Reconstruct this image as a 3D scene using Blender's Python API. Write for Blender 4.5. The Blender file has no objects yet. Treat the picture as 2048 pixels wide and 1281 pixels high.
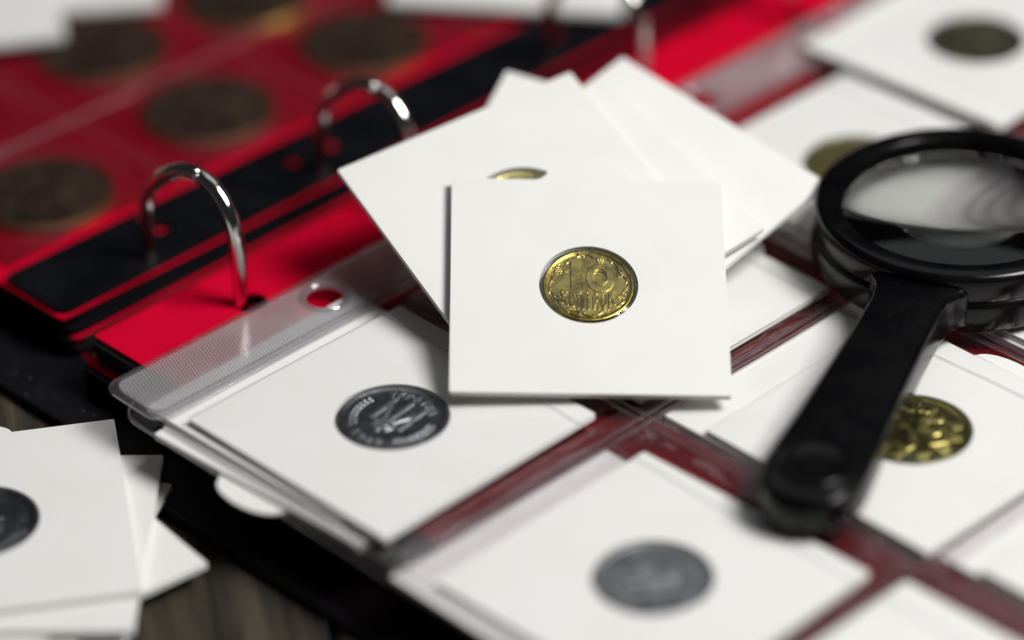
import bpy, bmesh, math, random
import numpy as np
from mathutils import Vector, Matrix
random.seed(7); rng = np.random.default_rng(7)
MM = 0.001
sc = bpy.context.scene
COL = sc.collection

# ------------------------------------------------------------------ camera
cam = bpy.data.cameras.new('camera'); camo = bpy.data.objects.new('camera', cam); COL.objects.link(camo)
RR, UU, FF = Vector((0.71340652, -0.7003864, -0.02258353)), Vector((0.39715378, 0.37756476, 0.83648893)), Vector((0.57733873, 0.6057258, -0.54751827))
mw = Matrix((RR, UU, -FF)).transposed().to_4x4(); mw.translation = Vector((-305.113, -402.248, 347.129)) * MM
camo.matrix_world = mw
cam.sensor_fit = 'HORIZONTAL'; cam.sensor_width = 36.0; cam.lens = 7000 / 2048 * 36
cam.clip_start = 0.01; cam.clip_end = 20
cam.dof.use_dof = True; cam.dof.focus_distance = 0.6235; cam.dof.aperture_fstop = 3.8; cam.dof.aperture_blades = 0
sc.camera = camo

# ------------------------------------------------------------------ world, lamps, exposure
w = bpy.data.worlds.new('World'); sc.world = w; w.use_nodes = True
w.node_tree.nodes['Background'].inputs[0].default_value = (0.80, 0.83, 0.88, 1)
w.node_tree.nodes['Background'].inputs[1].default_value = 0.022
def area(name, pos, target, sx, sy, power, col=(1, 1, 1)):
    l = bpy.data.lights.new(name, 'AREA'); l.shape = 'RECTANGLE'; l.size = sx; l.size_y = sy; l.energy = power; l.color = col
    o = bpy.data.objects.new(name, l); COL.objects.link(o)
    o.location = Vector(pos) * MM
    o.rotation_euler = (Vector(target) - Vector(pos)).to_track_quat('-Z', 'Y').to_euler()
    return o
CEN = np.array([75., -25., 0.])
RIGHT = np.array([0.713, -0.700, 0.]); FWD = np.array([0.69, 0.724, 0.])
def at(r, f, u): return tuple(CEN + RIGHT * r + FWD * f + np.array([0, 0, u]))
area('key_softbox', at(500, -180, 780), CEN, 0.36, 0.36, 10.7, (1.0, 0.985, 0.96))
area('overhead_panel', at(80, 330, 860), CEN, 0.7, 0.7, 0.85, (0.95, 0.98, 1.0))
sc.view_settings.view_transform = 'Standard'; sc.view_settings.look = 'None'
sc.view_settings.gamma = 1.0; sc.view_settings.use_curve_mapping = False
sc.view_settings.exposure = 0.0
sc.render.engine = 'CYCLES'
sc.cycles.use_denoising = True
sc.cycles.transparent_max_bounces = 24; sc.cycles.max_bounces = 14; sc.cycles.transmission_bounces = 10

# ------------------------------------------------------------------ materials
class NT:
    def __init__(self, name):
        self.m = bpy.data.materials.new(name); self.m.use_nodes = True
        self.t = self.m.node_tree; self.t.nodes.clear()
        self.out = self.t.nodes.new('ShaderNodeOutputMaterial')
    def n(self, typ, **kw):
        nd = self.t.nodes.new(typ)
        for k, v in kw.items(): setattr(nd, k, v)
        return nd
    def l(self, a, b): self.t.links.new(a, b)
    def noise(self, scale, detail=4, rough=.55, vec=None):
        nd = self.n('ShaderNodeTexNoise'); nd.inputs['Scale'].default_value = scale; nd.inputs['Detail'].default_value = detail
        nd.inputs['Roughness'].default_value = rough
        if vec is not None: self.l(vec, nd.inputs['Vector'])
        return nd
    def ramp(self, fac, stops):
        nd = self.n('ShaderNodeValToRGB'); cr = nd.color_ramp
        while len(cr.elements) < len(stops): cr.elements.new(.5)
        for e, (p, c) in zip(cr.elements, stops): e.position = p; e.color = (*c, 1)
        self.l(fac, nd.inputs[0]); return nd
    def math(self, op, a, b=None):
        nd = self.n('ShaderNodeMath', operation=op)
        for i, v in enumerate((a, b)):
            if v is None: continue
            if isinstance(v, (int, float)): nd.inputs[i].default_value = v
            else: self.l(v, nd.inputs[i])
        return nd.outputs[0]
    def bump(self, h, strength, dist):
        nd = self.n('ShaderNodeBump'); nd.inputs['Strength'].default_value = strength; nd.inputs['Distance'].default_value = dist
        self.l(h, nd.inputs['Height']); return nd.outputs[0]
    def obj(self): return self.n('ShaderNodeTexCoord').outputs['Object']

def principled(name, col, rough, metal=0, spec=.5, noise=None, bump=None, coat=0, rvar=None):
    """col: rgb, or two rgbs blended by noise"""
    m = NT(name); p = m.n('ShaderNodeBsdfPrincipled'); co = m.obj()
    p.inputs['Roughness'].default_value = rough; p.inputs['Metallic'].default_value = metal
    p.inputs['Specular IOR Level'].default_value = spec; p.inputs['Coat Weight'].default_value = coat
    if isinstance(col[0], (tuple, list)):
        nz = m.noise(noise[0], noise[1], .6, co)
        r = m.ramp(nz.outputs[0], [(noise[2], col[0]), (noise[3], col[1])]); m.l(r.outputs[0], p.inputs['Base Color'])
    else: p.inputs['Base Color'].default_value = (*col, 1)
    if rvar:
        nz = m.noise(rvar[0], 5, .6, co); r = m.n('ShaderNodeMapRange'); m.l(nz.outputs[0], r.inputs[0])
        r.inputs[1].default_value = .3; r.inputs[2].default_value = .7; r.inputs[3].default_value = rvar[1]; r.inputs[4].default_value = rvar[2]
        m.l(r.outputs[0], p.inputs['Roughness'])
    if bump:
        nz = m.noise(bump[0], 5, .6, co); m.l(m.bump(nz.outputs[0], bump[1], bump[2]), p.inputs['Normal'])
    m.l(p.outputs[0], m.out.inputs[0]); return m.m

def film_mat(name, tint, gloss_rough, base_refl, milk, milk_col=(.85, .85, .87), emboss=False, wav=None):
    """a thin clear plastic sheet: straight-through transparency, mirror-like gloss by angle, a little milkiness"""
    m = NT(name); co = m.obj()
    lw = m.n('ShaderNodeLayerWeight'); lw.inputs[0].default_value = .5
    f5 = m.math('POWER', lw.outputs['Facing'], 5.0)
    fac = m.math('MINIMUM', m.math('ADD', m.math('MULTIPLY', f5, .9), base_refl), 1.0)
    tr = m.n('ShaderNodeBsdfTransparent'); tr.inputs[0].default_value = (*tint, 1)
    gl = m.n('ShaderNodeBsdfGlossy'); gl.inputs['Roughness'].default_value = gloss_rough; gl.inputs[0].default_value = (1, 1, 1, 1)
    df = m.n('ShaderNodeBsdfDiffuse'); df.inputs[0].default_value = (*milk_col, 1)
    tl = m.n('ShaderNodeBsdfTranslucent'); tl.inputs[0].default_value = (*milk_col, 1)
    nrm = None
    if emboss:
        sp = m.n('ShaderNodeSeparateXYZ'); m.l(co, sp.inputs[0])
        k = 2 * math.pi / 0.00085
        a = m.math('SINE', m.math('MULTIPLY', m.math('ADD', sp.outputs[0], m.math('MULTIPLY', sp.outputs[1], .55)), k))
        b = m.math('SINE', m.math('MULTIPLY', m.math('SUBTRACT', sp.outputs[1], m.math('MULTIPLY', sp.outputs[0], .35)), k))
        nz = m.noise(60, 2, .5, co)
        h = m.math('MULTIPLY', m.math('MULTIPLY', a, b), m.math('ADD', nz.outputs[0], .35))
        nrm = m.bump(h, 1.0, .00022)
    elif wav:
        nz = m.noise(wav[0], 2, .5, co); nrm = m.bump(nz.outputs[0], wav[1], wav[2])
    if nrm is not None:
        for s in ((df,) if emboss else (gl, df)): m.l(nrm, s.inputs['Normal'])
    mk = m.n('ShaderNodeMixShader'); mk.inputs[0].default_value = .5; m.l(df.outputs[0], mk.inputs[1]); m.l(tl.outputs[0], mk.inputs[2])
    m1 = m.n('ShaderNodeMixShader'); m1.inputs[0].default_value = milk; m.l(tr.outputs[0], m1.inputs[1]); m.l(mk.outputs[0], m1.inputs[2])
    if emboss:
        nz2 = m.noise(45, 3, .5, co); r = m.n('ShaderNodeMapRange'); m.l(nz2.outputs[0], r.inputs[0])
        r.inputs[1].default_value = .35; r.inputs[2].default_value = .65; r.inputs[3].default_value = milk * .8; r.inputs[4].default_value = milk * 1.2
        m.l(m.math('MULTIPLY', r.outputs[0], m.math('ADD', m.math('MULTIPLY', m.math('MULTIPLY', a, b), .45), 1.0)), m1.inputs[0])
    m2 = m.n('ShaderNodeMixShader'); m.l(fac, m2.inputs[0]); m.l(m1.outputs[0], m2.inputs[1]); m.l(gl.outputs[0], m2.inputs[2])
    m.l(m2.outputs[0], m.out.inputs[0]); return m.m

M = {}
def card_mat():
    m = NT('white_card'); p = m.n('ShaderNodeBsdfPrincipled'); co = m.obj()
    p.inputs['Roughness'].default_value = .62; p.inputs['Specular IOR Level'].default_value = .22
    oi = m.n('ShaderNodeObjectInfo')
    big = m.noise(55, 3, .5, co); r = m.ramp(big.outputs[0], [(.32, (.775, .775, .752)), (.6, (.80, .80, .782))])
    sp_ = m.noise(1500, 2, .5, co); rs = m.ramp(sp_.outputs[0], [(.72, (1, 1, 1)), (.80, (.86, .85, .82))])
    mx = m.n('ShaderNodeMix', data_type='RGBA', blend_type='MULTIPLY'); mx.inputs[0].default_value = .5
    m.l(r.outputs[0], mx.inputs[6]); m.l(rs.outputs[0], mx.inputs[7]); m.l(mx.outputs[2], p.inputs['Base Color'])
    ln = m.n('ShaderNodeVectorMath', operation='LENGTH'); sep = m.n('ShaderNodeSeparateXYZ'); m.l(co, sep.inputs[0])
    cb = m.n('ShaderNodeCombineXYZ'); m.l(sep.outputs[0], cb.inputs[0]); m.l(sep.outputs[1], cb.inputs[1]); m.l(cb.outputs[0], ln.inputs[0])
    d = m.math('ABSOLUTE', m.math('SUBTRACT', ln.outputs['Value'], .0150)); ringh = m.math('MINIMUM', m.math('MULTIPLY', d, 700.0), 1.0)
    fine = m.noise(900, 5, .6, co)
    h = m.math('ADD', m.math('MULTIPLY', fine.outputs[0], .30), m.math('ADD', m.math('MULTIPLY', ringh, .22), m.math('MULTIPLY', big.outputs[0], 1.6)))
    m.l(m.bump(h, .35, .00022), p.inputs['Normal']); m.l(p.outputs[0], m.out.inputs[0]); return m.m
M['card'] = card_mat()
M['card_core'] = principled('card_inside', (.72, .71, .68), .8, spec=.2)
M['red'] = principled('red_paper', ((.52, .0005, .020), (.62, .0008, .028)),   .75, spec=.05, noise=(120, 4, .35, .65), bump=(1400, .12, .0001))
M['black_plastic'] = principled('black_binding_plastic', ((.002, .0025, .004), (.005, .0055, .008)), .32, spec=.22, noise=(70, 4, .4, .6), rvar=(90, .24, .42))
M['black_page'] = principled('black_page_edge', (.004, .004, .005), .5, spec=.25, rvar=(120, .35, .6))
M['cover'] = principled('black_leatherette', ((.003, .003, .004), (.006, .006, .008)), .5, spec=.2, noise=(200, 4, .4, .6), bump=(700, .5, .0003))
M['nickel'] = principled('nickel_plate', (.80, .77, .74), .10, metal=1, rvar=(150, .06, .14))
M['steel_dark'] = principled('steel_mech', (.45, .45, .45), .3, metal=1)
M['mag_black'] = principled('black_magnifier_plastic', ((.0015, .0015, .002), (.004, .004, .0045)), .25, spec=.26, noise=(140, 5, .4, .62), rvar=(900, .15, .26), bump=(2200, .10, .00008))
M['brass'] = principled('aged_brass', ((.15, .12, .028), (.47, .375, .095)), .3, metal=1, noise=(520, 8, .34, .60), rvar=(600, .22, .42), bump=(1600, .15, .00006))
M['brass_old'] = principled('dull_brass', ((.30, .265, .085), (.46, .405, .15)), .36, metal=1, noise=(260, 6, .36, .62), rvar=(400, .28, .48))
M['steel_coin'] = principled('grey_steel_coin', ((.22, .235, .26), (.32, .335, .36)), .22, metal=1, noise=(300, 6, .36, .64), rvar=(420, .22, .34))
M['brass_leaf'] = principled('olive_brass', ((.36, .33, .13), (.56, .50, .22)), .42, metal=1, noise=(160, 5, .36, .62), rvar=(300, .34, .52))
M['brass_rim'] = principled('glint_brass_rim', (.72, .50, .14), .4, metal=1)  # brighter, oranger than the faces: colour stands in for lit rim crescents
M['steel_frost'] = principled('frosted_steel_relief', (.36, .38, .395), .5, metal=1)
M['brass_bright'] = principled('bright_brass', ((.25, .215, .05), (.38, .325, .085)), .15, metal=1, noise=(300, 5, .36, .64), rvar=(420, .24, .34))
M['brass_dark'] = principled('dark_toned_brass', ((.16, .145, .085), (.26, .235, .15)), .4, metal=1, noise=(260, 5, .36, .62))
M['steel_coin_worn'] = principled('worn_grey_steel', ((.25, .27, .285), (.35, .37, .385)), .45, metal=1, noise=(300, 6, .36, .64), rvar=(420, .4, .6))
M['film'] = film_mat('clear_pocket_film', (.995, .993, .995), .05, .022, .005, wav=(35, .35, .002))
M['film_back'] = film_mat('tinted_back_film', (.70, .50, .58), .08, .035, .02, (.62, .46, .52))  # tint darkens the pocket gaps; pinkish milk paints in their reflection haze
M['film_window'] = film_mat('clear_window_film', (.96, .96, .96), .04, .055, .004, wav=(160, .5, .0006))
M['film_leaf'] = film_mat('clear_leaf_film', (.55, .44, .58), .28, .02, .006, wav=(30, .4, .003))
M['strip'] = film_mat('embossed_clear_strip', (.93, .92, .93), .14, .12, .44, (.86, .86, .88), emboss=True)
M['glint_film'] = film_mat('clear_glint_film', (.93, .90, .92), .06, .10, .02)
M['weld'] = film_mat('clear_weld', (.92, .90, .92), .07, .22, .04)

g = NT('lens_glass'); gb = g.n('ShaderNodeBsdfGlass'); gb.inputs['IOR'].default_value = 1.49; gb.inputs['Roughness'].default_value = 0.0
gb.inputs[0].default_value = (.985, .99, .985, 1); g.l(gb.outputs[0], g.out.inputs[0]); M['lens'] = g.m

def wood():
    m = NT('dark_weathered_wood'); p = m.n('ShaderNodeBsdfPrincipled'); co = m.obj()
    oi = m.n('ShaderNodeObjectInfo')
    add = m.n('ShaderNodeVectorMath', operation='ADD'); m.l(co, add.inputs[0])
    cmb = m.n('ShaderNodeCombineXYZ'); m.l(m.math('MULTIPLY', oi.outputs['Random'], 3.0), cmb.inputs[0]); m.l(m.math('MULTIPLY', oi.outputs['Random'], 7.0), cmb.inputs[1])
    m.l(cmb.outputs[0], add.inputs[1])
    mp = m.n('ShaderNodeMapping'); mp.inputs['Scale'].default_value = (12, 260, 60); m.l(add.outputs[0], mp.inputs[0])
    a = m.noise(1.0, 7, .62, mp.outputs[0]); a.inputs['Distortion'].default_value = .6
    mp2 = m.n('ShaderNodeMapping'); mp2.inputs['Scale'].default_value = (30, 900, 60); m.l(add.outputs[0], mp2.inputs[0])
    b = m.noise(1.0, 4, .6, mp2.outputs[0])
    r = m.ramp(a.outputs[0], [(.30, (.010, .008, .006)), (.48, (.038, .030, .021)), (.62, (.075, .060, .042)), (.75, (.14, .115, .08))])
    m.l(r.outputs[0], p.inputs['Base Color']); p.inputs['Roughness'].default_value = .7; p.inputs['Specular IOR Level'].default_value = .3
    h = m.math('ADD', a.outputs[0], m.math('MULTIPLY', b.outputs[0], .5))
    m.l(m.bump(h, .9, .0012), p.inputs['Normal']); m.l(p.outputs[0], m.out.inputs[0]); return m.m
M['wood'] = wood()

# ------------------------------------------------------------------ helpers
def tag(o, label=None, cat=None, group=None, kind=None):
    for k, v in (('label', label), ('category', cat), ('group', group), ('kind', kind)):
        if v: o[k] = v
    return o
def empty(name, loc=(0, 0, 0), mat=None):
    o = bpy.data.objects.new(name, None); o.empty_display_size = .005; COL.objects.link(o)
    if mat is not None: o.matrix_world = mat
    else: o.location = Vector(loc) * MM
    return o
def mesh(name, verts, faces, mat, parent=None, smooth=False, loc=None):
    me = bpy.data.meshes.new(name); me.from_pydata([tuple(float(c) * MM for c in v) for v in verts], [], faces)
    bm = bmesh.new(); bm.from_mesh(me); bmesh.ops.recalc_face_normals(bm, faces=bm.faces); bm.to_mesh(me); bm.free()
    if smooth: me.polygons.foreach_set('use_smooth', [True] * len(me.polygons))
    me.materials.append(M[mat] if isinstance(mat, str) else mat)
    o = bpy.data.objects.new(name, me); COL.objects.link(o)
    if parent is not None: o.parent = parent
    if loc is not None: o.location = Vector(loc) * MM
    return o
def smooth_by_angle(o, deg=35):
    me = o.data; me.polygons.foreach_set('use_smooth', [True] * len(me.polygons))
    me.set_sharp_from_angle(angle=math.radians(deg)); return o
def rrect(x0, x1, y0, y1, r, n=6):
    pts = []
    for cx, cy, a0 in ((x1 - r, y1 - r, 0), (x0 + r, y1 - r, 90), (x0 + r, y0 + r, 180), (x1 - r, y0 + r, 270)):
        for i in range(n + 1):
            a = math.radians(a0 + 90 * i / n); pts.append((cx + r * math.cos(a), cy + r * math.sin(a)))
    return pts
def circle(cx, cy, r, n=40, ry=None):
    return [(cx + r * math.cos(2 * math.pi * i / n), cy + (ry or r) * math.sin(2 * math.pi * i / n)) for i in range(n)]
def prism(name, outer, holes, z0, z1, mat, parent=None, bevel=0.0):
    """flat plate of any outline with holes"""
    bm = bmesh.new(); loops = []
    for lp in [outer] + list(holes):
        vs = [bm.verts.new((x * MM, y * MM, z1 * MM)) for x, y in lp]
        es = [bm.edges.new((vs[i], vs[(i + 1) % len(vs)])) for i in range(len(vs))]; loops.append((vs, es))
    bmesh.ops.triangle_fill(bm, use_beauty=True, use_dissolve=False, edges=[e for _, es in loops for e in es])
    top = list(bm.faces)
    ret = bmesh.ops.duplicate(bm, geom=list(bm.verts) + list(bm.edges) + top)
    vm = ret['vert_map']
    low = {v: vm[v] for vs, _ in loops for v in vs}
    for v in low.values(): v.co.z = z0 * MM
    for vs, _ in loops:
        for i in range(len(vs)):
            a, b = vs[i], vs[(i + 1) % len(vs)]
            bm.faces.new((a, b, low[b], low[a]))
    bmesh.ops.recalc_face_normals(bm, faces=bm.faces)
    me = bpy.data.meshes.new(name); bm.to_mesh(me); bm.free()
    me.materials.append(M[mat]); o = bpy.data.objects.new(name, me); COL.objects.link(o)
    if parent is not None: o.parent = parent
    if bevel:
        md = o.modifiers.new('edge', 'BEVEL'); md.width = bevel * MM; md.segments = 2; md.limit_method = 'ANGLE'; md.angle_limit = math.radians(50)
    return o
def lathe(name, prof, mat, parent=None, n=96, closed=False, sharp=35):
    """profile of (r, z) turned about z"""
    V, F = [], []; k = len(prof)
    for j in range(n):
        a = 2 * math.pi * j / n
        for r, z in prof: V.append((r * math.cos(a), r * math.sin(a), z))
    for j in range(n):
        j2 = (j + 1) % n
        for i in range(k if closed else k - 1):
            i2 = (i + 1) % k
            F.append((j * k + i, j2 * k + i, j2 * k + i2, j * k + i2))
    o = mesh(name, V, F, mat, parent)
    bm = bmesh.new(); bm.from_mesh(o.data); bmesh.ops.remove_doubles(bm, verts=bm.verts, dist=1e-7); bmesh.ops.recalc_face_normals(bm, faces=bm.faces); bm.to_mesh(o.data); bm.free()
    return smooth_by_angle(o, sharp)
def tube(name, pts, r, mat, parent=None, n=16, cap=True, radii=None):
    pts = [np.array(p, float) for p in pts]; V, F = [], []; prev = None
    for i, p in enumerate(pts):
        t = pts[min(i + 1, len(pts) - 1)] - pts[max(i - 1, 0)]; t = t / np.linalg.norm(t)
        if prev is None:
            a = np.array([1., 0, 0]) if abs(t[0]) < .9 else np.array([0, 1., 0])
        else: a = prev
        u = a - t * (a @ t); u /= np.linalg.norm(u); prev = u; v = np.cross(t, u)
        rr = radii[i] if radii else r
        for j in range(n):
            q = 2 * math.pi * j / n; V.append(tuple(p + rr * (u * math.cos(q) + v * math.sin(q))))
    for i in range(len(pts) - 1):
        for j in range(n): F.append((i * n + j, i * n + (j + 1) % n, (i + 1) * n + (j + 1) % n, (i + 1) * n + j))
    if cap: F.append(tuple(range(n))); F.append(tuple((len(pts) - 1) * n + j for j in range(n)))
    return smooth_by_angle(mesh(name, V, F, mat, parent), 50)
def catmull(pts, k=6):
    pts = [np.array(p, float) for p in pts]; P = [pts[0]] + pts + [pts[-1]]; out = []
    for i in range(1, len(P) - 2):
        for j in range(k):
            t = j / k; a, b, c, d = P[i - 1], P[i], P[i + 1], P[i + 2]
            out.append(.5 * (2 * b + (c - a) * t + (2 * a - 5 * b + 4 * c - d) * t * t + (3 * b - a - 3 * c + d) * t ** 3))
    out.append(pts[-1]); return out
def frame(top_centre, xdir, nrm, thick):
    n = Vector(nrm).normalized(); x = Vector(xdir); x = (x - n * x.dot(n)).normalized(); y = n.cross(x)
    m = Matrix((x, y, n)).transposed().to_4x4(); m.translation = (Vector(top_centre) - n * thick) * MM; return m
def flat(cx, cy, ztop, deg, thick=1.1):
    a = math.radians(deg); return frame((cx, cy, ztop), (math.cos(a), math.sin(a), 0), (0, 0, 1), thick)

# ------------------------------------------------------------------ table: planks
TZ = -16.0
table = empty('table', (0, 0, TZ)); tag(table, kind='structure')
pa = math.radians(56.5); pd = np.array([math.cos(pa), math.sin(pa)]); pp = np.array([math.sin(pa), -math.cos(pa)])
g0 = np.array([-6.1, -41.0]) @ pp
me_plank = None
for i in range(-8, 9):
    wdt = 88.0; c = g0 + (i + .5) * (wdt + 1.6)
    if me_plank is None:
        pts = rrect(-wdt / 2, wdt / 2, -10, 0, 1.2, 3); L = 620; V = []; F = []
        k = len(pts)
        for s in (-L, L):
            for y, z in pts: V.append((s, y, z))
        for j in range(k): F.append((j, (j + 1) % k, k + (j + 1) % k, k + j))
        F += [tuple(range(k)), tuple(range(k, 2 * k))]
        po = mesh('plank', V, F, 'wood', table); me_plank = po.data
    else:
        po = bpy.data.objects.new('plank', me_plank); COL.objects.link(po); po.parent = table
    ctr = pp * c + pd * random.uniform(-60, 60)
    po.location = Vector((ctr[0], ctr[1], 0)) * MM; po.rotation_euler = (0, 0, pa)

# ------------------------------------------------------------------ coin reliefs (struck into the face mesh)
GL = {
 'К': [[(0, 0), (0, 1)], [(.85, 1), (.15, .52), (.9, 0)]],
 'О': ['o'],
 'П': [[(0, 0), (0, 1), (.8, 1), (.8, 0)]],
 'І': [[(.4, 0), (.4, .78)], [(.4, .97), (.4, 1.0)]],
 'Й': [[(0, 1), (0, 0), (.8, 1), (.8, 0)], [(.2, 1.18), (.4, 1.1), (.6, 1.18)]],
 'У': [[(0, 1), (.45, .45)], [(.9, 1), (.3, 0)]],
 'Р': [[(0, 0), (0, 1), (.6, 1), (.8, .78), (.6, .52), (0, .5)]],
 'А': [[(0, 0), (.42, 1), (.85, 0)], [(.2, .35), (.65, .35)]],
 'Ї': [[(.4, 0), (.4, .75)], [(.2, .97), (.2, 1.0)], [(.6, .97), (.6, 1.0)]],
 'Н': [[(0, 0), (0, 1)], [(.8, 0), (.8, 1)], [(0, .5), (.8, .5)]],
 '1': [[(.1, .75), (.45, 1), (.45, 0)], [(.1, 0), (.8, 0)]],
 '9': [[(.8, .6), (.4, .45), (.05, .7), (.4, 1), (.8, .75), (.75, .3), (.3, 0)]],
 '2': [[(.05, .75), (.4, 1), (.8, .75), (.7, .5), (0, 0), (.85, 0)]],
 '5': [[(.8, 1), (.15, 1), (.1, .58), (.5, .62), (.82, .35), (.5, 0), (.05, .12)]],
 '0': ['o'],
}
def glyph(ch):
    out = []
    for s in GL[ch]:
        if s == 'o': s = [(.42 + .42 * math.sin(a), .5 + .5 * math.cos(a)) for a in np.linspace(0, 2 * math.pi, 15)]
        out.append(s)
    return out
def segs_of(polys):
    return np.array([(p[i][0], p[i][1], p[i + 1][0], p[i + 1][1]) for p in polys for i in range(len(p) - 1)], float)
def arc_text(txt, r, mid, step, wd, ht, flip=False):
    """letters on an arc; mid in degrees; flip: feet to the outside"""
    polys = []
    for i, ch in enumerate(txt):
        k = i - (len(txt) - 1) / 2
        a = math.radians(mid + (k * step if flip else -k * step))
        rad = np.array([math.cos(a), math.sin(a)]); up = -rad if flip else rad; rt = np.array([up[1], -up[0]])
        for s in glyph(ch): polys.append([tuple(rad * r + rt * (x - .42) * wd + up * (y - .5) * ht) for x, y in s])
    return polys
def line_text(txt, x0, y0, adv, wd, ht, sag=0, cx=0):
    polys = []
    for i, ch in enumerate(txt):
        for s in glyph(ch): polys.append([(x0 + i * adv + x * wd, y0 + y * ht + sag * (x0 + i * adv + x * wd - cx) ** 2) for x, y in s])
    return polys
def ell(cx, cy, rx, ry, n=40): return [(cx + rx * math.cos(a), cy + ry * math.sin(a)) for a in np.linspace(0, 2 * math.pi, n)]
def berries(R, r, angs, d=.34):
    dots = []
    for a in angs:
        a = math.radians(a); c = np.array([math.cos(a), math.sin(a)]) * r
        for q in range(6):
            b = 2 * math.pi * q / 6; dots.append((c[0] + d * 1.35 * math.cos(b), c[1] + d * 1.35 * math.sin(b)))
        dots.append(tuple(c))
    return dots
def design(kind, R):
    S = []      # (segments, half width, height, softness)
    k = R / 8.15
    if kind == 'ten':
        one = [[(-2.2, 5.3), (-2.2, -1.35)]]
        S.append((segs_of(one), 1.0, .17, .09))
        S.append((segs_of([[(-4.3, -1.45), (-.35, -1.45)], [(-4.2, 3.2), (-2.6, 3.9)]]), .32, .15, .09))
        S.append((segs_of([ell(2.1, 1.65, 1.95, 2.65)]), .62, .17, .09))
        S.append((segs_of([ell(2.0, 1.65, 1.42, 1.56)]), .12, .20, .12))
        txt = line_text('КОПІЙОК', -4.75, -5.45, 1.40, 1.06, 3.0, sag=.06)
        S.append((segs_of(txt), .15, .18, .10))
        vine = []
        for th in np.linspace(0, 2 * math.pi, 200): 
            rr = 6.72 + .38 * math.sin(th * 8 + .8); vine.append((rr * math.cos(th), rr * math.sin(th)))
        S.append((segs_of([vine]), .13, .15, .12))
        lf = []
        for q in range(16):
            th = 2 * math.pi * (q + .3) / 16; s = (-1) ** q
            a = np.array([math.cos(th), math.sin(th)]); t = np.array([-a[1], a[0]])
            lf.append([tuple(a * 6.75), tuple(a * (6.75 + .32 * s) + t * .5), tuple(a * (6.75 + .45 * s) + t * .95)])
        S.append((segs_of(lf), .15, .13, .12))
        dots = berries(R, 6.25, [25, 70, 112, 148, 205, 240, 298, 335])
        S.append((np.array([(x, y, x + .01, y) for x, y in dots]), .17, .17, .12))
    elif kind == 'trident':
        t = [[(0, 4.6), (0, -3.6)], [(-2.7, 4.1), (-2.7, -1.6), (2.7, -1.6), (2.7, 4.1)], [(-2.7, 3.2), (-1.3, .2), (-.6, -1.5), (0, -3.4)],
             [(2.7, 3.2), (1.3, .2), (.6, -1.5), (0, -3.4)], [(-1.5, -1.6), (-1.1, -2.9), (0, -2.9), (1.1, -2.9), (1.5, -1.6)]]
        S.append((segs_of([[(x * k, y * k) for x, y in p] for p in t]), .36 * k, .15, .16))
        S.append((segs_of(arc_text('УКРАЇНА', 6.0 * k, 90, 13, .9 * k, 1.25 * k)), .15 * k, .13, .12))
        S.append((segs_of(arc_text('1992', 6.1 * k, 270, 14, .85 * k, 1.25 * k, True)), .15 * k, .13, .12))
        dots = []
        for sgn in (-1, 1):
            for q in range(9):
                a = math.radians(270 + sgn * (42 + q * 8))
                for rr in (5.6, 6.3): dots.append((rr * k * math.cos(a), rr * k * math.sin(a)))
        S.append((np.array([(x, y, x + .12 * k, y + .3 * k) for x, y in dots]), .14 * k, .14, .12))
    else:
        d = line_text('50', -4.6 * k, -2.0 * k, 4.9 * k, 3.9 * k, 5.6 * k)
        S.append((segs_of(d), .62 * k, .2, .2))
        S.append((segs_of(arc_text('КОПІЙОК', 5.6 * k, 270, 16, 1.1 * k, 1.7 * k, True)), .19 * k, .15, .14))
        dots = berries(R, 6.3 * k, [20, 52, 84, 116, 148, 172], .45 * k)
        S.append((np.array([(x, y, x + .1, y) for x, y in dots]), .24 * k, .17, .14))
        S.append((segs_of([[(5.5 * k * math.cos(a) * (1 + .06 * math.sin(a * 9)), 5.5 * k * math.sin(a) * (1 + .06 * math.sin(a * 9))) for a in np.linspace(-.4, math.pi + .4, 60)]]), .15 * k, .14, .14))
    return S
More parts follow.
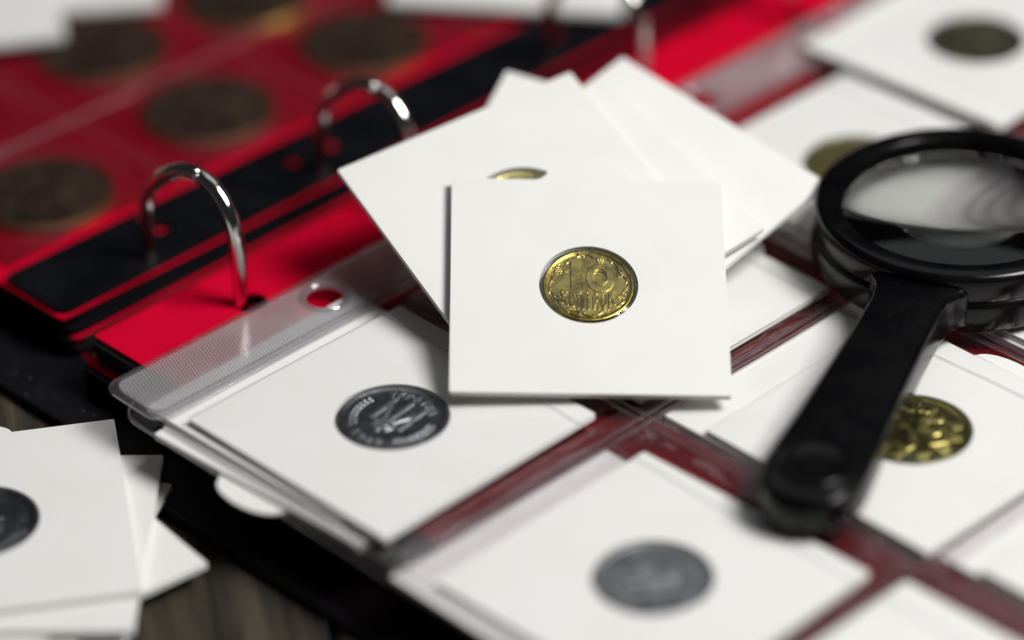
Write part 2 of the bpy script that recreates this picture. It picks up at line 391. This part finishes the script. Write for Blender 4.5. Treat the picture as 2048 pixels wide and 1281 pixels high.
def coin(name, label, mat, R, thick, kind, mx, rot=0, nr=60, nt=180, group=None, bev=.12, rimmat=None, relief=None):
    """mx: matrix of the coin's base; struck face, raised rim, reeded edge"""
    root = empty(name, mat=mx); tag(root, label, 'coin', group)
    Rf = min(R * .925, R - bev * 1.7)
    rs = Rf * (np.linspace(0, 1, nr + 1)[1:]) ** .9
    th = np.linspace(0, 2 * math.pi, nt, endpoint=False)
    RRr, TT = np.meshgrid(rs, th, indexing='ij')
    X = np.r_[0, (RRr * np.cos(TT)).ravel()]; Y = np.r_[0, (RRr * np.sin(TT)).ravel()]
    ca, sa = math.cos(math.radians(rot)), math.sin(math.radians(rot))
    U = X * ca + Y * sa; W_ = -X * sa + Y * ca
    H = np.zeros_like(U)
    for seg, hw, ht, soft in design(kind, R):
        D = np.full_like(U, 1e9)
        for x1, y1, x2, y2 in seg:
            dx, dy = x2 - x1, y2 - y1; q = dx * dx + dy * dy + 1e-12
            t = np.clip(((U - x1) * dx + (W_ - y1) * dy) / q, 0, 1)
            D = np.minimum(D, np.hypot(U - x1 - t * dx, W_ - y1 - t * dy))
        s = np.clip((hw + soft / 2 - D) / soft, 0, 1); H = np.maximum(H, ht * s * s * (3 - 2 * s))
    rad = np.hypot(X, Y); edge = np.clip((rad - Rf * .955) / (Rf * .045), 0, 1)
    H = H * (1 - edge) + edge * (.10 if bev < .3 else .2)
    H += .012 * np.sin(X * 1.7 + 1) * np.sin(Y * 1.3)
    Z = thick - .2 + H
    V = list(zip(X, Y, Z)); F = [(0, 1 + j, 1 + (j + 1) % nt) for j in range(nt)]
    for i in range(nr - 1):
        for j in range(nt):
            a = 1 + i * nt + j; b = 1 + i * nt + (j + 1) % nt; F.append((a, a + nt, b + nt, b))
    fo = mesh('face', V, F, mat, root, smooth=True)
    if relief:
        fo.data.materials.append(M[relief]); Hv = np.zeros(len(X)); Hv[:] = H * (1 - edge)
        for p in fo.data.polygons:
            if sum(Hv[v] for v in p.vertices) / len(p.vertices) > .075: p.material_index = 1
    e = thick - (.1 if bev < .3 else 0)
    nrd = 120; prof = [(Rf, e), (min(R * .945, R - bev * 1.5), thick + .02), (R - bev * 1.3, thick + .02), (R - bev * .45, thick - bev * .35), (R, thick - bev * 1.2), (R, .12), (R * .97, 0), (0.01, 0)]
    V, F = [], []; kk = len(prof)
    for j in range(nrd * 2):
        a = 2 * math.pi * j / (nrd * 2)
        for r, z in prof:
            rr = r - (.07 if (j % 2 and abs(r - R) < 1e-6) else 0); V.append((rr * math.cos(a), rr * math.sin(a), z))
    for j in range(nrd * 2):
        j2 = (j + 1) % (nrd * 2)
        for i in range(kk - 1): F.append((j * kk + i, j2 * kk + i, j2 * kk + i + 1, j * kk + i + 1))
    smooth_by_angle(mesh('rim', V, F, rimmat or mat, root), 40)
    return root

# ------------------------------------------------------------------ cardboard coin holders
HT = 1.1
def holder(label, mx, size=50.0, hole=11.0, tab=None, group=None, window=True, coin_r=None, coin_top=None, tab_front=False):
    """two folded card leaves with a round window; tab: side of the thumb tab on the lower leaf ('+x', '-x', '+y', '-y')"""
    root = empty('coin_holder', mat=mx); tag(root, label, 'coin holder', group)
    h = size / 2; out = rrect(-h, h, -h, h, .4, 3)
    holes = [circle(0, 0, hole, 72)] if hole else []
    lo = out
    if tab:
        # thumb tab with small die-cut notches at its feet, drawn on the +y side then turned
        pts = []
        for i in range(21):
            a = math.pi * i / 20; pts.append((7.6 * math.cos(a), h + 4.3 * math.sin(a) ** .8 if math.sin(a) > 0 else h))
        tabp = [(9.2, h - .02), (8.4, h + .25)] + pts[1:-1] + [(-8.4, h + .25), (-9.2, h - .02)]
        base = rrect(-h, h, -h, h, .4, 3)
        lo = base[:4] + tabp + base[4:]
        ang = {'+y': 0, '-x': 90, '-y': 180, '+x': 270}[tab]; ca, sa = math.cos(math.radians(ang)), math.sin(math.radians(ang))
        lo = [(x * ca - y * sa, x * sa + y * ca) for x, y in lo]
    prism('front_leaf', lo if tab_front else out, holes, .72, HT, 'card', root, bevel=.06)
    prism('back_leaf', out if tab_front else lo, holes, 0, .38, 'card', root, bevel=.06)
    i0 = h - .5
    prism('adhesive_layer', rrect(-i0, i0, -i0, i0, .9, 3), [circle(0, 0, (hole or 8) + 2.5, 48)], .385, .715, 'card_core', root)
    if window and hole:
        ct = coin_top or .85
        cr = coin_r or hole * .9
        lathe('window_film', [(hole + 1.8, .70), (hole * .99, .70), (cr + .05, ct), (cr * .6, ct + .02), (0, ct + .02)], 'film_window', root, n=64)
    return root
def coin_in(mx, z=0.02):
    return mx @ Matrix.Translation((0, 0, z * MM))

NC = (-0.1811, -0.2547, 0.9499); N2 = (-0.1199, -0.2148, 0.9693)
LOOSE = 'loose holders piled over the rings'
mC = frame((66.72, -32.13, 11.12), (.7198, -.6925, -.0484), NC, HT)
holder('white square coin holder in sharp focus showing the brass ten coin', mC, 49.2, 8.85, '+y', LOOSE, coin_r=8.15, coin_top=1.03, tab_front=True)
coin('ten_coin', 'small brass coin embossed with a large 10 in the sharp central holder', 'brass', 8.15, .93, 'ten', coin_in(mC, .03), 0, 120, 400)
m1 = frame((71.79, -10.84, 15.54), (.9607, -.2526, .1155), NC, HT)
holder('white holder directly under the central one, its left corner jutting towards the second ring', m1, 50, 10.2, None, LOOSE, coin_r=9.6)
coin('brass_coin', 'brass coin peeking out behind the top edge of the central holder', 'brass_old', 9.6, .85, 'fifty', coin_in(m1), 20)
m4 = frame((80.9, -17.4, 14.2), (.9806, -.1201, .1548), NC, HT)
holder('white holder between the central holder and the rightmost one, its corner showing right of centre', m4, 46.5, None, None, LOOSE)
m2 = frame((95.0, -17.5, 13.2), (.9886, .064, .1365), N2, HT)
holder('white holder at the right of the pile, its tip pointing at the magnifier', m2, 49.5, None, None, LOOSE)
m3 = frame((88.6, -9.94, 11.9), (.8898, .4098, .2009), N2, HT)
holder('white holder lowest in the pile, blurred corner behind towards the third ring', m3, 49.5, None, None, LOOSE)

# holders in the pockets of the clear page
POCK = 'holders in the pockets of the clear page'
mA = flat(24.1, -26.05, 1.0, 0)
holder('lower holder reaching under the embossed strip beside the corner pocket', flat(22.9, -15.6, -.3, 1.2), 50, None, None, POCK)
holder('white holder with dark steel coin in the corner pocket by the clear strip', mA, 50, 10.1, None, POCK, coin_r=9.7)
coin('steel_coin', 'dark steel coin with embossed trident in the corner pocket', 'steel_coin', 9.7, .88, 'trident', coin_in(mA), -83, 110, 340, relief='steel_frost')
holder('lower holder under the corner pocket, thumb tab sticking out over the table', flat(20.4, -20.9, -1.42, 3.0), 50, None, '-x', POCK)
holder('white holder half hidden below the central pile, in the second pocket of the strip row', flat(83.7, -27.6, 0, 0), 50, None, '+x', POCK)
m = flat(146, -26.6, 0, -1); holder('white holder behind the magnifier rim with a brass coin half covered', m, 50, 10.4, '+x', POCK, coin_r=10.0)
coin('brass_coin', 'brass coin half hidden behind the upper left of the magnifier rim', 'brass_old', 10.0, .88, 'trident', coin_in(m), 30)
m = flat(196.5, -15.0, 2.6, 2); holder('blurred white holder in the far right corner with a dark coin', m, 50, 10.2, None, POCK, coin_r=9.8)
coin('brass_coin', 'dark blurred coin in the far right corner holder', 'brass_dark', 9.8, .88, 'fifty', coin_in(m), 10)
m = flat(23.2, -89.3, 0, 1); holder('white holder with grey blurred coin in the near middle pocket', m, 50, 10.1, None, POCK, coin_r=9.75)
coin('steel_coin', 'grey steel coin blurred in the near middle pocket', 'steel_coin_worn', 9.75, .95, 'trident', coin_in(m), 60)
holder('lower holder showing as a pale band above the near middle pocket holder', flat(19.6, -82.3, -1.2, -.5), 50, None, None, POCK)
m = flat(84.4, -92.5, 0, -.8); holder('white holder under the magnifier handle with a shiny brass coin', m, 50, 10.6, '+x', POCK, coin_r=10.2)
coin('brass_coin', 'shiny brass coin beside the magnifier handle', 'brass_bright', 10.2, .95, 'fifty', coin_in(m), 150, 90, 300, relief='brass_old')
holder('lower holder showing as a pale band above the one under the magnifier handle', flat(84.3, -82.6, -1.2, 0), 50, None, None, POCK)
holder('white holder mostly outside the right edge beyond the magnifier', flat(144.5, -90, 0, 0), 50, None, None, POCK)
holder('white holder cut off by the bottom edge right of the grey coin', flat(26, -144.5, 0, 0), 50, None, None, POCK)
holder('white holder cut off at the lower right corner', flat(86.5, -151.5, 0, 0), 50, None, None, POCK)
holder('lower holder showing as a pale band at the right edge above the corner one', flat(86.2, -143.2, -1.2, 0), 50, None, None, POCK)

holder('lower holder under the lens, seen only through the magnifier', flat(143.5, -84.5, -1.2, 0), 50, None, None, POCK)
holder('lower holder between the rim and the tip of the pile, behind the lens', flat(145, -33.5, -1.2, 0), 50, None, None, POCK)

# stack of holders on the table at the left
ST = 'holders stacked on the table at the left'
m = flat(-37.2, 12.9, -8.8, -33.6); holder('white holder topmost of the stack on the table at the left', m, 51.5, 10.5, '+y', ST, coin_r=10.1)
coin('steel_coin', 'dark steel coin cut off by the left edge in the table stack', 'steel_coin', 10.1, .9, 'trident', coin_in(m), 45)
holder('white holder second from the top of the table stack, upper corner showing', flat(-36.8, 6.8, -10, -45.5), 50, None, None, ST)
holder('white holder in the table stack whose sharp corner points right', flat(-37.4, 5.7, -11.2, -7), 50, None, None, ST)
holder('white holder in the table stack with only a tiny corner showing under the upper ones', flat(-38.2, 10.4, -12.4, -60), 50, None, None, ST)
holder('white holder low in the table stack, long edge showing along the bottom', flat(-45.5, 1.5, -13.7, -42), 50, None, None, ST)
holder('white holder at the very bottom of the table stack', flat(-48, -1, -14.9, -48), 50, None, None, ST)
# loose holders lying on the red leaf at the top
TOPG = 'blurred holders lying on the red leaf'
holder('blurred white holder lying in the far left corner, upper of two', flat(65.2, 161.4, -.4, -32.3), 50, None, None, TOPG)
holder('blurred white holder partly under the one in the far left corner', flat(93.3, 160, -1.6, -39), 50, None, None, TOPG)
holder('blurred white holder at the top edge beside the third ring', flat(165.6, 85.4, -1.4, -53.7), 50, None, None, TOPG)

# ------------------------------------------------------------------ album: cover, spine, rings
RX = (33.0, 77.0, 140.0, 184.0)
album = empty('ring_album', (0, 0, TZ)); tag(album, 'black ring binder album lying open with nickel rings', 'album')
def alb(o): o.parent = album; o.location = Vector(o.location) - Vector((0, 0, TZ * MM)); return o
alb(prism('cover_board', rrect(-8.5, 262, -196, 14, 3), [], TZ + .05, TZ + 2.4, 'cover', bevel=.8))
alb(prism('spine', rrect(-4.5, 260, 14.3, 61, 2), [], TZ + .05, TZ + 2.2, 'cover', bevel=.6))
alb(prism('cover_board', rrect(-2.5, 262, 61.3, 275, 3), [], TZ + .05, TZ + 2.4, 'cover', bevel=.8))
alb(prism('ring_plate', rrect(12, 205, 31, 45, 3), [], TZ + 2.25, TZ + 3.4, 'steel_dark', bevel=.4))
prof = [(51.7, -12.5), (51.7, -4), (51.7, 3.5), (50.4, 9.3), (46.4, 15.2), (41, 19.3), (36, 21.1), (31.2, 20.8), (27.7, 18.3), (25.4, 14.7), (24.6, 9), (24.5, 2.5), (24.6, -3), (24.6, -12.5)]
for x in RX:
    base = empty('ring', (x, 0, TZ)); base.parent = album; base.location = Vector((x, 0, 0)) * MM
    pts = catmull([(0, y, z - TZ) for y, z in prof], 6)
    js = 39     # the joint sits just left of the crown's right shoulder
    tube('half_ring', pts[:js], 1.45, 'nickel', base, 20)
    tube('half_ring', pts[js:], 1.45, 'nickel', base, 20)
    a, b = np.array(pts[js - 1]), np.array(pts[js]); mid = (a + b) / 2; d = (b - a) / np.linalg.norm(b - a)
    tube('joint_pin', [mid - d * 1.0, mid + d * 1.0], 1.05, 'nickel', base, 12)
    nb = np.cross(d, [1, 0, 0])
    for s, f in ((1, .45), (-1, .45)):
        q = mid + d * .5 * s + np.array([-1.0, 0, 0]) * 1.15 + nb * .55 * s
        V = []; F = []
        for i in range(5):
            ph = math.pi * i / 4
            for j in range(8):
                t = 2 * math.pi * j / 8; V.append(tuple(q + f * np.array([math.sin(ph) * math.cos(t), math.sin(ph) * math.sin(t), math.cos(ph)])))
        for i in range(4):
            for j in range(8): F.append((i * 8 + j, i * 8 + (j + 1) % 8, (i + 1) * 8 + (j + 1) % 8, (i + 1) * 8 + j))
        mesh('joint_tooth', V, F, 'nickel', base, smooth=True)

# ------------------------------------------------------------------ left leaves: red sheets with black binding strips
def left_leaf(label, x0, y0, ztop, detailed, ov=.5, ox=.55):
    """ztop: top of the black strip"""
    root = empty('album_leaf', (x0, y0, ztop - 1.7)); tag(root, label, 'album leaf', 'leaves on the left of the rings')
    b = 1.7
    holes = []
    if detailed: holes = [circle(x - x0, 51.7 - y0, 2.3, 24) for x in RX] + [circle(x - x0 + 8.2, 57.9 - y0, 1.5, 24) for x in RX] + [circle(RX[1] - x0 - 1.4, 58.6 - y0, 1.4, 20)]
    prism('red_sheet', rrect(-ox, 240, -ov, 205, 1.0, 3), holes[:4], b - 1.32, b - 1.0, 'red', root)
    prism('binding_strip', rrect(0, 240, 0, 18.2, 2.6), holes, b - .95, b, 'black_plastic', root, bevel=.3)
    prism('weld_line', rrect(1.6, 239, 1.7, 2.7, .4, 2), [], b + .004, b + .16, 'black_plastic', root, bevel=.07)
    prism('backing_page', rrect(-.7, 240, -.35, 205, 2.0, 4), [], -.18, .34, 'black_page', root, bevel=.1)
    return root
LX, LY, LZ = 9.4, 48.2, -4.0
top_leaf = left_leaf('top red leaf of coin pockets with black strip, left of the rings', LX, LY, LZ, True)
# coin pockets of the top leaf: clear film draped over the coins
cols = [(12, 55.5), (55.5, 98), (98, 140), (140, 182)]; rows = [(68.5, 103.5), (103.5, 139), (139, 174)]
LC = [(33.6, 84.3), (77, 86.2), (118.0, 84.3), (78.3, 121.8), (113.6, 117.2)]
for cx0, cx1 in cols:
    for ry0, ry1 in rows:
        nx, ny = 30, 26; V = []; F = []
        inside = [c for c in LC if cx0 - 8 < c[0] < cx1 + 8 and ry0 - 8 < c[1] < ry1 + 8]
        ph = rng.uniform(0, 6, 4)
        for i in range(nx + 1):
            for j in range(ny + 1):
                u, v = i / nx, j / ny; x = cx0 + .5 + (cx1 - cx0 - 1) * u; y = ry0 + .5 + (ry1 - ry0 - 1) * v
                ed = min(u, 1 - u) * (cx1 - cx0) / 4; ev = min(v, 1 - v) * (ry1 - ry0) / 4
                q = min(1, min(ed, ev)); q = q * q * (3 - 2 * q)
                z = -4.75 + .7 * q + .22 * q * math.sin(u * 7 + ph[0]) * math.sin(v * 6 + ph[1])
                for c in inside:
                    d = math.hypot(x - c[0], y - c[1]); s = min(1, max(0, (17.8 - d) / 3.2)); z = max(z, -4.3 + 1.55 * s * s * (3 - 2 * s))
                V.append((x - LX, y - LY, z - (LZ - 1.7)))
        for i in range(nx):
            for j in range(ny): a = i * (ny + 1) + j; F.append((a, a + ny + 1, a + ny + 2, a + 1))
        mesh('pocket_film', V, F, 'film_leaf', top_leaf, smooth=True)
for x in (55.5, 98, 140):
    tube('weld_seam', [(x - LX, 68.5 - LY, 1.25), (x - LX + .4, 120 - LY, 1.3), (x - LX, 200 - LY, 1.25)], .6, 'weld', top_leaf, 8)
for y in (103.5, 139):
    tube('weld_seam', [(12 - LX, y - LY, 1.3), (110 - LX, y - LY + .5, 1.25), (230 - LX, y - LY, 1.3)], .6, 'weld', top_leaf, 8)
lab = ['brass coin at the left edge in the red leaf, beside the first ring', 'brass coin in the red leaf just behind the gap of first and second rings',
       'brass coin in the red leaf nearest the third ring', 'brass coin in the red leaf next to the far left corner holder', 'brass coin in the red leaf cut off by the top edge']
for (x, y), lb in zip(LC, lab):
    coin('brass_coin', lb, 'brass_leaf', 14.1, 1.75, 'trident', Matrix.Translation(Vector((x, y, -4.93)) * MM), random.uniform(0, 360), 40, 140, 'brass coins in the red leaf', bev=1.1, rimmat='brass_rim')
names = ['second', 'third', 'fourth', 'fifth']
for i in range(4):
    left_leaf('%s leaf from the top of the left stack, red edge and black strip' % names[i], LX + random.uniform(-.6, 1.0) + .5 * i, LY - .75 * (i + 1) + random.uniform(-.3, .3), LZ - 2.05 * (i + 1), False, (-.6, .7, -.5, -.3)[i], -.6)

# ------------------------------------------------------------------ right leaves under the clear page
def right_leaf(label, x0, y1, ztop, sheet_col, dark_under, holes=True):
    root = empty('album_leaf', (x0, y1, ztop - .5 - dark_under)); tag(root, label, 'album leaf', 'leaves on the right of the rings')
    hs = [circle(x - x0 + 1.6, 24.0 - y1, 3.3, 28) for x in RX]
    prism('red_sheet' if sheet_col == 'red' else 'black_sheet', rrect(0, 236, -221, 0, .8, 3), hs, dark_under, dark_under + .5, sheet_col, root)
    if dark_under > .3:
        prism('black_page', rrect(-1.2, 236, -220, -.4, 1.5, 3), hs, .03, dark_under - .25, 'black_page', root, bevel=.15)
    return root
right_leaf('bright red divider sheet beside the first ring, under the clear page', 7.6, 36.4, -2.7, 'red', 2.2)
right_leaf('second divider of the right stack, thin red edge by the black pages', 8.4, 37.0, -5.6, 'red', 1.4)
right_leaf('third divider of the right stack, thin red edge near the cover', 5.6, 37.4, -7.7, 'red', 1.0)
right_leaf('lowest divider of the right stack, dark pages on the cover', 5.2, 37.0, -9.4, 'red', 3.4)

# ------------------------------------------------------------------ the clear page of pockets
def page_strip(root, zo):
    hx = [(42, 11.5), (98, 11.2), (142, 11.2), (186, 11.2)]
    hs = [circle(x, y, 3.5, 32) for x, y in hx]
    prism('embossed_strip', rrect(-2.9, 244, 5.1, 17.1, 2.0, 6), hs, zo - .2, zo + .25, 'strip', root)
    prism('weld_border', rrect(-4.8, 246, 3.0, 18.4, 3.2, 8), [list(reversed(rrect(-2.85, 243.9, 5.15, 17.05, 2.0, 6)))], zo - .25, zo + .42, 'weld', root, bevel=.16)
    for x, y in hx:
        V = []; F = []
        for i in range(40):
            a = 2 * math.pi * i / 40
            for j in range(10):
                b = 2 * math.pi * j / 10; r = 4.2 + .55 * math.cos(b); V.append((x + r * math.cos(a), y + r * math.sin(a), zo + .3 + .4 * math.sin(b)))
        for i in range(40):
            for j in range(10): F.append((i * 10 + j, ((i + 1) % 40) * 10 + j, ((i + 1) % 40) * 10 + (j + 1) % 10, i * 10 + (j + 1) % 10))
        mesh('hole_reinforcement', V, F, 'weld', root, smooth=True)
page = empty('pocket_page', (0, 0, 0)); tag(page, 'clear plastic page of square pockets with embossed punched strip', 'pocket page')
page_strip(page, .1)
for o in [c for c in page.children if c.name.startswith(('embossed_strip', 'weld_border', 'hole_rein'))]:
    for v in o.data.vertices: v.co.z += max(0.0, v.co.y - .0046) * .025
PX = [-3.2, 55.5, 115.5, 176, 240]; PY = [2.8, -57.0, -117.5, -182]
cards = [(24.1, -26.05, 25), (83.7, -27.6, 25), (146, -26.6, 25), (196.5, -15, 25), (23.2, -89.3, 25), (84.4, -92.5, 25), (144.5, -90, 25), (26, -144.5, 25), (86.5, -151.5, 25)]
unders = [(143.5, -84.5, 25), (145, -33.5, 25), (20.4, -20.9, 25), (19.6, -82.3, 25), (84.3, -82.6, 25), (86.2, -143.2, 25)]
for i in range(4):
    for j in range(3):
        x0, x1, y1, y0 = PX[i], PX[i + 1], PY[j], PY[j + 1]
        nx, ny = 84, 84; V = []; F = []; ph = rng.uniform(0, 6, 6)
        for a in range(nx + 1):
            for b in range(ny + 1):
                x = x0 + .9 + (x1 - x0 - 1.8) * a / nx; y = y0 + .9 + (y1 - y0 - 1.8) * b / ny
                z = -1.75 + .25 * math.sin(x * .23 + ph[0] + .1 * y) * math.sin(y * .17 + ph[1])
                for L, top, fall in ((cards, .16, 2.0), (unders, -1.05, 1.8)):
                    for cx, cy, hh in L:
                        d = max(abs(x - cx) - hh, abs(y - cy) - hh, 0); s = max(0, 1 - d / fall)
                        tt = top + (2.6 if cx == 196.5 else 1.0 if cx == 24.1 else 0)
                        z = max(z, -1.75 + (tt + 1.75) * s * s * (3 - 2 * s))
                ed = min(x - x0, x1 - x, y - y0, y1 - y) - .9
                if ed < 1.6 and z < .1: z = z * (.55 + .45 * ed / 1.6) 
                z += .05 * math.sin(x * .5 + ph[2]) * math.sin(y * .41 + ph[3]) * (1 if z > 0.05 else .0) + .06
                V.append((x, y, z))
        for a in range(nx):
            for b in range(ny): q = a * (ny + 1) + b; F.append((q, q + ny + 1, q + ny + 2, q + 1))
        mesh('pocket_film', V, F, 'film', page, smooth=True)
# welded seams: a pair of raised ridges along each pocket boundary
def seam(p, q, r=.42, zz=-.55):
    p, q = np.array([*p, zz]), np.array([*q, zz]); n = 40
    pts = [p + (q - p) * i / n + np.array([0, 0, .12 * math.sin(i * .9 + p[0])]) for i in range(n + 1)]
    tube('weld_seam', pts, r, 'weld', page, 10)
for x in PX[1:-1]:
    for d in (-.9, .9): seam((x + d, 3), (x + d, -182))
for y in PY[1:-1]:
    for d in (-.9, .9): seam((-2.5, y + d), (240, y + d))
seam((-3.4, 2.5), (-3.4, -182), .5, -.8); seam((-2.6, 2.4), (240, 2.4), .22, .5)
for i in range(3):
    for j in range(3):
        x = PX[i + 1] - 10.8; zz = (1.28 if (i, j) == (0, 0) else .3); ya, yb = PY[j] - 2.5, PY[j + 1] + 2.5
        tube('pocket_lip', [(x + .25 * math.sin(k * .5 + i), ya + (yb - ya) * k / 20, zz) for k in range(21)], .11, 'weld', page, 8)
prism('back_film', rrect(-3.6, 241, -183, 4.4, 2), [], -2.5, -2.42, 'film_back', page)
# added film ripples, sloped to catch highlight streaks along the pocket gaps
def glint_film(x0, x1, y0, y1, along_x, seed, zb=-.75):
    r = np.random.default_rng(seed); L = (x1 - x0) if along_x else (y1 - y0); Wd = (y1 - y0) if along_x else (x1 - x0)
    nl, nw = int(L / 1.2), 22; ph = r.uniform(0, 6, 5); V = []; F = []
    for i in range(nl + 1):
        for j in range(nw + 1):
            a = L * i / nl; b = Wd * j / nw
            amp = .42 * (.55 + .45 * math.sin(a * .21 + ph[0])) * math.sin(math.pi * j / nw) ** .5
            z = zb + amp * math.sin(b * 1.45 + ph[1] + .5 * math.sin(a * .16 + ph[2])) + .08 * math.sin(a * .9 + ph[3]) * math.sin(b * 2.1 + ph[4])
            V.append((x0 + a, y0 + b, z) if along_x else (x0 + b, y0 + a, z))
    for i in range(nl):
        for j in range(nw): q = i * (nw + 1) + j; F.append((q, q + nw + 1, q + nw + 2, q + 1))
    mesh('pocket_glint_film', V, F, 'glint_film', page, smooth=True)
glint_film(-2, 54, -63.2, -51.8, True, 3); glint_film(56.5, 114, -57.2, -53.2, True, 8); glint_film(116.5, 175, -62, -52, True, 5); glint_film(-2, 54, -119, -114.6, True, 6); glint_film(57, 114, -122, -118, True, 7)
glint_film(50.2, 58.6, -116, -58.5, False, 11); glint_film(51, 58, -50, 1, False, 12); glint_film(114.2, 119.2, -116, -58.5, False, 13); glint_film(51.6, 60.6, -180, -119, False, 14); glint_film(113.6, 119.8, -50, 1, False, 15)
# a second clear page below, only its rounded corner shows
pg2 = empty('pocket_page', (0, 0, 0)); tag(pg2, 'lower clear page whose rounded corner shows above the table stack', 'pocket page')
out2 = rrect(-4.5, 236, -180, 15.5, 6, 8)
prism('clear_sheet', out2, [], -3.42, -3.28, 'film', pg2)
tube('weld_border', [(x, y, -3.35) for x, y in out2] + [(*out2[0], -3.35)], .32, 'weld', pg2, 8, cap=False)

# ------------------------------------------------------------------ magnifier
MC = (132.3, -63.4, 1.35)
mag = empty('magnifying_glass', MC); tag(mag, 'black plastic magnifying glass with round lens lying across the pockets', 'magnifying glass')
rim = [(21.6, 3.6), (21.6, 9.4), (22.0, 11.0), (22.6, 11.6), (25.6, 11.8), (26.6, 11.3), (27.0, 10.5), (27.0, 6.6), (26.7, 6.2), (27.25, 5.7), (27.4, 5.0), (27.4, 1.0), (26.8, .1), (23.0, 0), (22.0, .6), (21.6, 1.2)]
lathe('lens_rim', rim, 'mag_black', mag, n=160, closed=True, sharp=38)
lp = []
Rl = 21.55; bow = 2.6; Rs = (Rl * Rl + bow * bow) / (2 * bow)
for i in range(25):
    r = Rl * i / 24; lp.append((r, 8.2 + 0.5 + math.sqrt(Rs * Rs - r * r) - (Rs - bow)))
for i in range(24, -1, -1):
    r = Rl * i / 24; lp.append((r, 8.2 - 0.5 - (math.sqrt(Rs * Rs - r * r) - (Rs - bow))))
lathe('lens', lp, 'lens', mag, n=160, sharp=40)
# handle: a lofted bar from the rim to a rounded end
ha = math.radians(-157.3); hd = np.array([math.cos(ha), math.sin(ha), 0]); hp = np.array([-hd[1], hd[0], 0])
secs = []
# (distance from rim centre, half width, bottom, top)
for s, hw, b, t in ((23.6, 9.6, 1.0, 9.2), (27.0, 8.8, 1.0, 9.5), (28.4, 7.7, 1.0, 9.7), (30.5, 6.9, 1.0, 9.8), (34, 6.6, 1.1, 9.6), (45, 6.8, 1.0, 9.0), (58, 7.4, .8, 8.4), (70, 8.1, .6, 7.7), (79, 8.8, .4, 7.5), (84, 8.9, .3, 7.4), (88, 8.1, .3, 7.2), (91, 6.4, .4, 6.9), (92.9, 4.0, .8, 6.2), (93.7, 1.4, 1.6, 5.0)):
    ring = []
    cr = min(1.5, hw * .4)
    for x, z in rrect(-hw, hw, b, t, min(cr, (t - b) * .35), 4): ring.append(tuple(hd * s + hp * x + np.array([0, 0, z])))
    secs.append(ring)
k = len(secs[0]); V = [v for r in secs for v in r]; F = []
for i in range(len(secs) - 1):
    for j in range(k): F.append((i * k + j, i * k + (j + 1) % k, (i + 1) * k + (j + 1) % k, (i + 1) * k + j))
F += [tuple(range(k)), tuple(range((len(secs) - 1) * k, len(secs) * k))]
ho = smooth_by_angle(mesh('handle', V, F, 'mag_black', mag), 45)
# raised thumb disc with a dished middle near the end of the handle
V = []; F = []; pr = [(0, .15), (2.5, .2), (4.2, .5), (5.2, .95), (5.9, 1.0), (6.4, .6), (6.6, -.6)]; n = 48
hc = hd * 83.0 + np.array([0, 0, 7.3])
for j in range(n):
    a = 2 * math.pi * j / n
    for r, z in pr: V.append(tuple(hc + hd * r * math.cos(a) + hp * r * math.sin(a) + np.array([0, 0, z * .6])))
for j in range(n):
    for i in range(len(pr) - 1): F.append((j * len(pr) + i, ((j + 1) % n) * len(pr) + i, ((j + 1) % n) * len(pr) + i + 1, j * len(pr) + i + 1))
mesh('thumb_disc', V, F, 'mag_black', mag, smooth=True)

# ------------------------------------------------------------------ dust on the black parts
M['dust'] = principled('lint', (.45, .44, .42), .9, spec=.1)
V, F = [], []
def fleck(x, y, z):
    a = rng.uniform(0, 6.28); l = rng.uniform(.06, .16); wd = l * rng.uniform(.4, .9); b = len(V)
    for i in range(5):
        t = a + i * 1.2566; V.append((x + l * math.cos(t), y + wd * math.sin(t), z + .02 + .03 * rng.uniform()))
    V.append((x, y, z + .07)); F.extend([(b + i, b + (i + 1) % 5, b + 5) for i in range(5)]); F.append((b, b + 4, b + 3, b + 2, b + 1))
for _ in range(16): fleck(rng.uniform(-3.5, 8), rng.uniform(20, 58), TZ + 2.2)
for _ in range(25): fleck(rng.uniform(-7, 4), rng.uniform(-120, 12), TZ + 2.4)
for _ in range(40): fleck(rng.uniform(LX + 2, 160), rng.uniform(LY + 3, LY + 17), LZ)
dust = mesh('dust', V, F, 'dust'); tag(dust, 'tiny pale dust specks scattered on the black album cover and strip', 'dust', kind='stuff')
